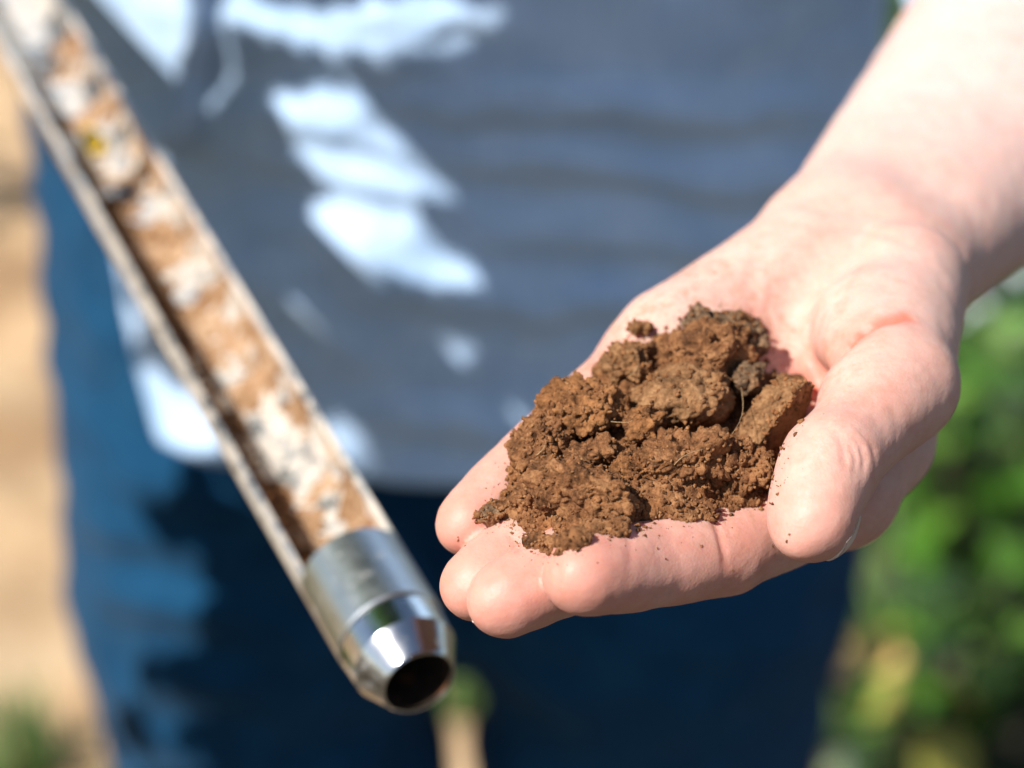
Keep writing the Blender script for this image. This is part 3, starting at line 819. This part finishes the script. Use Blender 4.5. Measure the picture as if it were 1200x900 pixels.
def pmesh(name, verts, faces, mat, smooth=True, parent=probe):
    v = np.asarray(verts); v = v @ inv[:3, :3].T + inv[:3, 3]
    return make_mesh(name, v, faces, MAT[mat], parent, smooth)
def lathe(prof, n=96):
    ph = np.linspace(0, 2 * math.pi, n, endpoint=False); vs = []
    for r, z in prof: vs.append(pw(ph, r, z))
    vs = np.stack(vs, 1).reshape(-1, 3)
    return vs, grid_faces(n, len(prof), True)
RO = 14.6; RI = 12.9; Z0, Z1, Z2 = 17.5, 45.0, 470.0
def autosharp(o, ang=35):
    m = o.modifiers.new('edges', 'EDGE_SPLIT'); m.split_angle = math.radians(ang)
v, f = lathe([(9.2, 0.0), (9.7, -0.15), (10.1, 0.3), (13.7, 8.4), (13.9, 8.8), (14.35, 16.8), (14.0, 17.4), (9.6, 17.4), (9.2, 8), (9.2, 0.0)])
autosharp(pmesh('cutting_tip', v, f, 'polished'), 16)
v, f = lathe([(RI, Z0 + .3), (RO - 0.5, Z0 + .3), (RO, Z0 + 0.9), (RO, Z1), (RI, Z1), (RI, Z0 + .3)])
autosharp(pmesh('collar', v, f, 'steel'), 30)
pa, pb = math.radians(78), math.radians(360 - 56)
ph = np.linspace(pa, pb, 90); zz = np.concatenate([np.linspace(Z1 + 0.02, Z2, 60)])
# ring of the section: outer arc, then inner arc back
sec_ph = np.concatenate([ph, ph[::-1]]); sec_r = np.concatenate([np.full(90, RO), np.full(90, RI)])
vs = np.stack([pw(sec_ph, sec_r, z) for z in zz], 1).reshape(-1, 3)
fs = [tuple(x) for x in grid_faces(180, 60, True)]
fs.append(tuple(i * 60 for i in range(180))); fs.append(tuple(i * 60 + 59 for i in range(179, -1, -1)))
fs = fs[:-2] + [(i * 60, (i + 1) * 60, (178 - i) * 60, (179 - i) * 60) for i in range(89)] + [((i + 1) * 60 + 59, i * 60 + 59, (179 - i) * 60 + 59, (178 - i) * 60 + 59) for i in range(89)]
o = pmesh('tube', vs, fs, 'dusty'); autosharp(o, 30)
v, f = lathe([(0.0, Z2 + .2), (RO, Z2 + .2), (RO, Z2 + 40), (9, Z2 + 46), (9, Z2 + 160), (0.0, Z2 + 160)])
autosharp(pmesh('shaft', v, f, 'steel'), 30)
# soil left inside the tube
nu, nv = 150, 820
ph = np.linspace(math.radians(92), math.radians(298), nu); zz = np.linspace(46, 400, nv)
PH, ZZ = np.meshgrid(ph, zz, indexing='ij'); PH = PH.ravel(); ZZ = ZZ.ravel()
q = np.stack([np.cos(PH) * 12.6, np.sin(PH) * 12.6, ZZ], -1)
win = np.sin((PH - ph[0]) / (ph[-1] - ph[0]) * math.pi) ** 0.5
left = smooth01(PH, math.radians(170), math.radians(300))
cov = fbm(q / 11, 4, 81) + 0.5 * fbm(q / 3.5, 2, 84)
thk = win * (np.interp(ZZ, [46, 90, 180, 270, 330, 400], [0.0, 0.1, 0.15, 0.0, -0.5, -1.2]) + 1.0 * cov + left * np.interp(ZZ, [46, 60, 140, 240, 306], [1.4, 2.0, 1.5, 0.7, 0.2]))
thk += np.where(thk > 0, 1, 0.2) * (0.9 * (np.abs(vnoise(q / 2.2, 88)) - 0.2) + 0.5 * (np.abs(vnoise(q / 1.0, 89)) - 0.2))
thk = np.where((ZZ < 46.5) | (ZZ > 399), -0.4, thk)
vs = pw(PH, RI - 0.05 - np.clip(thk, -0.4, 6), ZZ)
o = local_mesh('soil_core', vs, grid_faces(nu, nv), vs.mean(0), MAT['soil_core'])
tag(o, 'pale brown soil smeared along the inside of the probe tube', 'soil')
cph = np.radians(rng.uniform(215, 292, 420)); cz = 48 + 220 * rng.random(420) ** 1.3; csz = 0.35 + 1.2 * rng.random(420) ** 2.5
cpt = E + SCL * ((RI - 1.3 - csz)[:, None] * (np.cos(cph)[:, None] * P1 + np.sin(cph)[:, None] * P2) + cz[:, None] * PZ)
o = crumb_mesh('core_crumbs', cpt, csz, 'soil', 77)
tag(o, 'brown soil crumbs lying along the left side of the probe window', 'soil', kind='stuff')
# small yellow fragment
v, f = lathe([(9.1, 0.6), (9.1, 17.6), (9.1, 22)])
pmesh('bore_shade', v, f, 'shade_black')  # inner wall coloured near-black so the bore looks shaded
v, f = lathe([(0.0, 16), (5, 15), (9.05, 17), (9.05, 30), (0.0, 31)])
vs = v + 0; o = local_mesh('shade_plug', vs, f, vs.mean(0), MAT['shade_black']); tag(o, 'black plug added inside the mouth of the probe to darken it', 'soil')  # added to stop light from the window, its colour paints the shade
MAT['yellow'] = simple('yellow_leaf', (0.80, 0.52, 0.03), 0.6, 0.15, 200)
nu = 20; vs = []
for i in range(nu):
    for j in range(10):
        u = i / (nu - 1); w = (j / 9 - 0.5)
        wid = 6.5 * math.sin(math.pi * (0.12 + 0.8 * u)) ** 0.7
        vs.append(pw(math.radians(190 + w * wid * 6), 9.6 - 1.6 * w * w + 0.8 * math.sin(u * 5), 284 + 14 * u))
o = local_mesh('yellow_fragment', np.array(vs), grid_faces(nu, 10), np.array(vs).mean(0), MAT['yellow'])
m = o.modifiers.new('thickness', 'SOLIDIFY'); m.thickness = 0.0006
tag(o, 'small bright yellow leaf fragment stuck inside the probe tube', 'leaf')

# ================================================================== SETTING
def ground_material():
    m, n, l, p = new_mat('sandy_ground')
    co = coords(n)
    big = noise(n, l, 3.2, 5, 0.6, co); mid = noise(n, l, 9, 6, 0.65, co); fine = noise(n, l, 90, 5, 0.7, co)
    f = math_n(n, l, 'ADD', math_n(n, l, 'MULTIPLY', mid, 0.6), math_n(n, l, 'MULTIPLY', fine, 0.4))
    c = ramp(n, l, f, [(0.32, (0.25, 0.15, 0.075)), (0.5, (0.47, 0.315, 0.17)), (0.66, (0.60, 0.44, 0.27))])
    d = ramp(n, l, big, [(0.46, (0, 0, 0)), (0.58, (1, 1, 1))])
    c = mixc(n, l, math_n(n, l, 'MULTIPLY', d, 0.7), c, (0.22, 0.12, 0.05))
    sx = n.new('ShaderNodeSeparateXYZ'); l.new(co, sx.inputs[0])
    wob = math_n(n, l, 'MULTIPLY', math_n(n, l, 'SUBTRACT', noise(n, l, 5, 4, 0.6, co), 0.5), 0.35)
    rgt = math_n(n, l, 'MULTIPLY', math_n(n, l, 'SUBTRACT', math_n(n, l, 'ADD', sx.outputs[0], wob), 0.14), 12, True)
    frt = math_n(n, l, 'MULTIPLY', math_n(n, l, 'SUBTRACT', math_n(n, l, 'ADD', 1.0, wob), sx.outputs[1]), 12, True)
    bed = math_n(n, l, 'MAXIMUM', rgt, frt)
    bc = ramp(n, l, f, [(0.32, (0.03, 0.022, 0.014)), (0.5, (0.07, 0.05, 0.028)), (0.66, (0.13, 0.10, 0.05))])
    c = mixc(n, l, bed, c, bc)
    l.new(c, p.inputs['Base Color']); p.inputs['Roughness'].default_value = 0.95
    b1 = bump(n, l, p, fine, 0.6, 0.01)
    bump(n, l, p, mid, 0.5, 0.03, b1)
    return m
MAT['ground'] = ground_material()
t = np.linspace(-1, 1, 260); gxs = np.sinh(t * 6.2) / math.sinh(6.2) * 150; gys = 2.2 + gxs
GX, GY = np.meshgrid(gxs, gys, indexing='ij'); GP = np.stack([GX.ravel(), GY.ravel(), 0 * GX.ravel()], -1)
GZ = 0.03 * fbm(GP * np.array([2.2, 2.2, 1]), 4, 91) * np.exp(-((GP[:, 0]) ** 2 + (GP[:, 1] - 2.2) ** 2) / 60)
GZ += 0.012 * fbm(GP * np.array([11, 11, 1]), 2, 95) * np.exp(-((GP[:, 0]) ** 2 + (GP[:, 1] - 2.2) ** 2) / 12)
near = np.exp(-((GP[:, 0] + 0.02) ** 2 + (GP[:, 1] - 1.0) ** 2) / 0.12); GP[:, 2] = GZ * (1 - near) - 0.002
o = make_mesh('ground', GP, grid_faces(260, 260), MAT['ground']); tag(o, 'sandy pale brown ground behind the person', kind='structure')
def gz(x, y):
    i = np.argmin((GP[:, 0] - x) ** 2 + (GP[:, 1] - y) ** 2); return GP[i, 2]

def leaf_mesh(name, ln, wd, fold, curl, mat):
    nu, nv = 7, 5; vs = []
    for i in range(nu):
        u = i / (nu - 1); w = wd * math.sin(math.pi * (0.04 + 0.93 * u) ** 0.75) ** 0.9
        for j in range(nv):
            s = j / (nv - 1) * 2 - 1
            vs.append((s * w / 2, u * ln, fold * abs(s) * w / 2 - curl * u * u * ln))
    me = bpy.data.meshes.new(name); me.from_pydata(vs, [], [tuple(x) for x in grid_faces(nu, nv)]); me.update()
    me.polygons.foreach_set('use_smooth', [True] * len(me.polygons)); me.materials.append(mat)
    return me
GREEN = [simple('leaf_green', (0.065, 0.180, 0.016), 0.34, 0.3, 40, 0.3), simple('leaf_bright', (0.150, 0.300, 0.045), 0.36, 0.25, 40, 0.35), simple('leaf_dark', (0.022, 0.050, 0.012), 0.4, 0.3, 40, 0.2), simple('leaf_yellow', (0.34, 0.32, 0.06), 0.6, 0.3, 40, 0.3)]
STEM = simple('stem', (0.08, 0.13, 0.04), 0.6, 0.2, 60); BARK = simple('brown_stem', (0.12, 0.075, 0.045), 0.85, 0.3, 60)
LM = [leaf_mesh('leaf', 0.075, 0.055, 0.25, 0.25, GREEN[0]), leaf_mesh('leaf', 0.06, 0.046, 0.35, 0.15, GREEN[1]), leaf_mesh('leaf', 0.085, 0.058, 0.2, 0.35, GREEN[2]), leaf_mesh('leaf', 0.065, 0.048, 0.5, 0.4, GREEN[3])]
def tube_pts(pts, r0, r1, m=6):
    P = np.array(pts); n = len(P); vs = []; F = []
    for i in range(n):
        d = nrm(P[min(i + 1, n - 1)] - P[max(i - 1, 0)]); u = nrm(np.cross(d, [0.31, 0.52, 0.8])); w = np.cross(d, u); r = r0 + (r1 - r0) * i / (n - 1)
        for k in range(m):
            a = k / m * 2 * math.pi; vs.append(P[i] + (u * math.cos(a) + w * math.sin(a)) * r)
    for i in range(n - 1):
        for k in range(m): F.append((i * m + k, i * m + (k + 1) % m, (i + 1) * m + (k + 1) % m, (i + 1) * m + k))
    return vs, F
def plant(x, y, h, nst, nl, mix, label, seed, spread=0.16, leafset=LM, stem=STEM, name='leafy_plant', group='leafy plants behind the person'):
    r_ = random.Random(seed); z0 = gz(x, y) - 0.005
    root = empty(name, (x, y, z0)); tag(root, label, 'plant', group)
    for s in range(nst):
        a = r_.uniform(0, 6.28); lean = r_.uniform(0.2, 1) * spread; hh = h * r_.uniform(0.7, 1.05); pts = []
        for i in range(9):
            u = i / 8; pts.append(np.array([math.cos(a) * lean * u ** 1.4, math.sin(a) * lean * u ** 1.4, hh * u]) + np.array([r_.uniform(-1, 1), r_.uniform(-1, 1), 0]) * 0.006)
        vs, F = tube_pts(pts, 0.006, 0.002); make_mesh('stem', vs, F, stem, root)
        for k in range(int(nl * 0.95)):
            u = r_.uniform(0.18, 1.0); b = pts[int(u * 8)]
            o = bpy.data.objects.new('leaf', leafset[r_.choices(range(4), mix)[0]]); col.objects.link(o); o.parent = root
            az = r_.uniform(0, 6.28); pet = r_.uniform(0.01, 0.05)
            o.location = Vector(b) + Vector((-math.sin(az) * pet, math.cos(az) * pet, r_.uniform(-0.01, 0.02)))
            o.rotation_euler = (r_.uniform(-0.5, 0.6), r_.uniform(-0.5, 0.5), az); sc = r_.uniform(0.4, 0.95); o.scale = (sc, sc, sc)
    return root
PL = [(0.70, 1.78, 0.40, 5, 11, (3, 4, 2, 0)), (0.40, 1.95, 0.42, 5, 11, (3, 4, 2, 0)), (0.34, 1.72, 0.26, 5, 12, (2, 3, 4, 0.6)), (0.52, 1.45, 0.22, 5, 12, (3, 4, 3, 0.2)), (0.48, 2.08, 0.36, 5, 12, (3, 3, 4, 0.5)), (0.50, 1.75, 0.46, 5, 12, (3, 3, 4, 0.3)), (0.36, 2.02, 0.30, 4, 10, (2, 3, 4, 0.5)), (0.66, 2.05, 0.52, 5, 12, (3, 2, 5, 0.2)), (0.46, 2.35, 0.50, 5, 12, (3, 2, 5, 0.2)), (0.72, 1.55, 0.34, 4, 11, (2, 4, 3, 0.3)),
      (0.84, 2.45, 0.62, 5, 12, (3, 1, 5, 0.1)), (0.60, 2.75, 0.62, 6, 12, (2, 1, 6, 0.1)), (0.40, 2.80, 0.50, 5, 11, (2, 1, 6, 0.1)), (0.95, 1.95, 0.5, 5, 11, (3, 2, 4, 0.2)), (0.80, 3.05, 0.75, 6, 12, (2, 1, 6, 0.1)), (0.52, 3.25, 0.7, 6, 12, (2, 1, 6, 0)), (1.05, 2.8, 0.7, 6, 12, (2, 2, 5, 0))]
LAB = ['bright plant at the right edge below the forearm', 'bright green plant above the large pale yellow leaf', 'small low green plant at the bottom right beside the leg', 'lowest bright plant near the bottom edge on the right', 'leafy plant between the pale yellow leaf and the right edge', 'bright green leafy plant just behind the outstretched hand', 'low plant behind the pale yellow leaf at lower right', 'tall leafy plant at the right edge of the photo', 'green leafy plant directly behind the thumb', 'low light green plant in the bottom right corner',
       'dark leafy plant at the far right under the forearm', 'dense dark plant behind the wrist', 'dark plant hidden mostly behind the person on the right', 'leafy plant outside the right edge beside the bright one', 'tallest dark plant at the back on the right', 'dark plant behind the forearm near the shirt', 'back row leafy plant farthest right']
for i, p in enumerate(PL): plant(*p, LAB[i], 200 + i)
BR_ = [simple('dry_leaf', (0.20, 0.115, 0.05), 0.8, 0.4, 40, 0.15), simple('dry_leaf_dark', (0.08, 0.045, 0.025), 0.8, 0.4, 40, 0.1)]
LD = [leaf_mesh('leaf', 0.06, 0.03, 0.4, 0.5, BR_[i % 2]) for i in range(4)]
plant(-0.80, 2.85, 0.34, 9, 14, (1, 2, 1, 2), 'dry brown shrub at the left edge behind the jeans', 301, 0.2, LD, BARK, 'dry_shrub', 'dry shrubs')
plant(0.57, 3.45, 0.42, 12, 14, (1, 2, 1, 2), 'dark brown shrub in the gap between shirt and forearm', 302, 0.2, LD, BARK, 'dry_shrub', 'dry shrubs')
plant(0.70, 3.60, 0.42, 12, 14, (1, 2, 1, 2), 'dark brown shrub behind the forearm at the top', 303, 0.25, LD, BARK, 'dry_shrub', 'dry shrubs')

GRASS = simple('grass_blade', (0.10, 0.17, 0.045), 0.5, 0.3, 30, 0.3)
def tuft(x, y, h, n, label, seed):
    r_ = random.Random(seed); root = empty('grass_tuft', (x, y, gz(x, y) - 0.004)); tag(root, label, 'grass', 'grass tufts on the sand')
    for k in range(n):
        a = r_.uniform(0, 6.28); hh = h * r_.uniform(0.5, 1); le = r_.uniform(0.1, 0.7) * h; w = 0.006; vs = []; F = []
        bx, by = r_.uniform(-0.03, 0.03), r_.uniform(-0.03, 0.03)
        for i in range(6):
            u = i / 5; ww = w * (1 - u ** 2) + 0.0004; c = np.array([bx + math.cos(a) * le * u * u, by + math.sin(a) * le * u * u, hh * u * (1 - 0.25 * u)]); s = np.array([-math.sin(a), math.cos(a), 0]) * ww
            vs += [c - s, c + np.array([0, 0, -0.001]), c + s]
        for i in range(5):
            F += [(i * 3, i * 3 + 1, i * 3 + 4, i * 3 + 3), (i * 3 + 1, i * 3 + 2, i * 3 + 5, i * 3 + 4)]
        make_mesh('blade', vs, F, GRASS, root)
def gpt(px, py):                                # ground point seen at a photo pixel
    d = nrm(np.array([(px - 600) / K, (450 - py) / K, 1.0])); w = d[0] * RT + d[1] * UP + d[2] * FW
    t = -CAM[2] / w[2]; return CAM + w * t
for i, (px, py, h, n, lab) in enumerate(((18, 905, 0.12, 22, 'green grass tuft in the bottom left corner on the sand'), (195, 925, 0.09, 18, 'small grass tuft beside the left leg at the bottom'), (548, 835, 0.075, 34, 'green grass tuft seen between the two legs'), (95, 960, 0.07, 14, 'low grass tuft on the sand at the bottom edge'), (960, 870, 0.10, 18, 'grass tuft under the small tan dry leaf'))):
    g_ = gpt(px, py); tuft(g_[0], g_[1], h, n, lab, 400 + i)
# leaning pipe
pA = gpt(955, 545); pB = c2w(cp(1420, 105, 2450)); MAT['pipe'] = simple('pale_pipe', (0.52, 0.58, 0.60), 0.45, 0.08, 30)
ax = nrm(pB - pA); u = nrm(np.cross(ax, [0, 0, 1])); w = np.cross(ax, u); L = np.linalg.norm(pB - pA)
vs = []; F = []; prof = [(0.0085, 0), (0.011, 0), (0.011, L), (0.0085, L), (0.0085, 0)]
for r, z in prof[:-1]:
    for k in range(28):
        a = k / 28 * 2 * math.pi; vs.append(pA + ax * z + (u * math.cos(a) + w * math.sin(a)) * r)
for i in range(4):
    for k in range(28): F.append((i * 28 + k, i * 28 + (k + 1) % 28, ((i + 1) % 4) * 28 + (k + 1) % 28, ((i + 1) % 4) * 28 + k))
o = local_mesh('leaning_pipe', vs, F, pA, MAT['pipe']); autosharp(o, 40)
tag(o, 'pale grey pipe leaning behind the wrist among the plants', 'pipe')

# ================================================================== SHADE: unseen leaves added towards the sun to dapple the shirt and darken the jeans
def gobo():
    e1 = nrm(np.cross(SUN, [0, 0, 1])); e2 = np.cross(SUN, e1)
    from mathutils import kdtree
    spx, spy = w2p(SHIRT_X); lit = np.zeros(len(SHIRT_X), bool)
    for cx, cyy, hl, hh, tilt, amp in PATCHES[:12]:
        ct, st = math.cos(math.radians(tilt)), math.sin(math.radians(tilt))
        wob = 8 * vnoise(np.stack([spx / 30, spy / 30, spx * 0 + cx], -1), 5)
        u = ((spx - cx) * ct + (spy - cyy) * st) / hl; q = (-(spx - cx) * st + (spy - cyy) * ct + wob) / hh
        lit |= (np.abs(u) ** 1.5 + np.abs(q) ** 1.7 < (0.85 if amp > 5 else 0.5))
    lit |= panel(spx, spy) > 0.25
    fr = SHIRT_N[:, 1] < 0.1; lit &= fr
    jpx, jpy = w2p(JV); jl = np.interp(jpy, [0, 200, 450, 560, 700, 780, 860], [240, 240, 235, 220, 225, 205, 175]) + 75 * fbm(np.stack([jpx / 70, jpy / 30, jpx * 0], -1), 2, 3)
    jf = (JV[:, 2] > 0.40) & (JV[:, 1] < 1.10)
    keep_lit = [SHIRT_X[lit][::3], JV[(JV[:, 2] > 0.4) & (JV[:, 1] < 1.25) & (jpx < jl)], c2w(HV[::8]), np.stack([c2w(E + PZ * z + P2 * o_) for z in range(0, 480, 6) for o_ in (-10, 0, 10)])]
    keep_lit = np.concatenate([k.reshape(-1, 3) for k in keep_lit])
    kd = kdtree.KDTree(len(keep_lit))
    for i, p in enumerate(keep_lit): kd.insert((p @ e1, p @ e2, 0), i)
    kd.balance()
    targets = np.concatenate([SHIRT_X[fr & ~lit & (spy > -260)], JV[jf & (jpx >= jl)].repeat(4, 0)])
    r_ = np.random.default_rng(5)
    vs = []; F = []; n = 0; cen = []; rad = []
    test = targets[r_.integers(0, len(targets), 9000)]; t2d = np.stack([test @ e1, test @ e2], -1); covd = np.zeros(len(test), int)
    for pas in range(5):
        pool = test[covd < 2] if pas else targets
        if len(pool) == 0: break
        c0 = len(cen)
        for p in pool[r_.integers(0, len(pool), 2600)]:
            a = (p @ e1 + r_.normal(0, 0.003), p @ e2 + r_.normal(0, 0.003)); d = kd.find((a[0], a[1], 0))[2]
            if d < 0.0052: continue
            L = min(d * 0.95, 0.045); dist = r_.uniform(0.42, 0.6)
            while True:                              # where the branch hangs clear of the view
                c = e1 * a[0] + e2 * a[1] + SUN * ((p @ SUN) + dist)
                ppx, ppy = w2p(c)
                if w2c(c)[2] < 30 or ppx < -260 or ppy < -260: break
                dist += 0.04
            nn = nrm(SUN + r_.normal(0, 0.18, 3)); t1 = nrm(np.cross(nn, r_.normal(size=3))); t2 = np.cross(nn, t1)
            for k in range(10):
                an = k / 10 * 2 * math.pi; rr = L * (0.78 + 0.22 * abs(math.cos(an)))
                vs.append(c + t1 * rr * math.cos(an) + t2 * rr * math.sin(an) + nn * 0.12 * L * math.cos(2 * an))
            F.append(tuple(range(n, n + 10))); n += 10; cen.append(c); rad.append(L * 0.8)
        for c, L in zip(cen[c0:], rad[c0:]):
            covd += ((t2d[:, 0] - c @ e1) ** 2 + (t2d[:, 1] - c @ e2) ** 2 < L * L)
    print('canopy leaves', len(cen), 'uncovered', (covd == 0).mean())
    cen = np.array(cen); mid = cen.mean(0); root = empty('leafy_gobo', (-1.75, 0.25, 0)); tag(root, 'leafy tree added out of view to dapple the shirt and shade the jeans', 'gobo')
    ov = np.array(root.location)
    o = make_mesh('gobo_crown', np.array(vs) - ov, F, GREEN[0], root); o['kind'] = 'stuff'
    tr = [np.array([0, 0, -0.05]), np.array([0.03, 0.02, 0.6]), np.array([-0.02, 0.05, 1.2]), np.array([0.0, 0.02, 1.7]), np.array([0.02, 0.0, 2.1])]
    v_, f_ = tube_pts(tr, 0.07, 0.03, 12); make_mesh('gobo_trunk', v_, f_, BARK, root)
    made = 0
    for k in range(300):
        tgt = cen[r_.integers(0, len(cen))] - ov; b0 = tr[2] + (tr[4] - tr[2]) * r_.random()
        pts = [b0 + (tgt - b0) * u + np.array([0, 0, 0.12 * math.sin(u * 3.1)]) for u in np.linspace(0, 1, 14)]
        if min(kd.find(((p + ov) @ e1, (p + ov) @ e2, 0))[2] for p in pts) < 0.008: continue
        v_, f_ = tube_pts(pts, 0.007, 0.002, 7); make_mesh('gobo_branch', v_, f_, BARK, root); made += 1
        if made == 6: break
    print('branches', made)
gobo()

YEL = simple('pale_yellow_leaf', (0.70, 0.47, 0.15), 0.6, 0.2, 40, 0.2)
# fallen leaves lit among the plants
for px, py, ln, ti, lab in ((1040, 790, 0.060, 0.35, 'large pale yellow leaf among the plants at lower right'), (950, 805, 0.05, 0.2, 'small tan dry leaf beside the right leg'), (1005, 765, 0.042, 0.5, 'small yellow leaf beside the large pale yellow one')):
    me = leaf_mesh('dry_leaf', ln, ln * 0.7, 0.25, 0.2, YEL if ln > 0.04 and 'tan' not in lab else BR_[0]); o = bpy.data.objects.new('dry_leaf', me); col.objects.link(o)
    g_ = CAM + (gpt(px, py) - CAM) * 0.90; o.location = g_; o.rotation_euler = (ti, -0.25, random.uniform(-0.6, 0.9)); tag(o, lab, 'leaf', 'dry leaves among the plants')
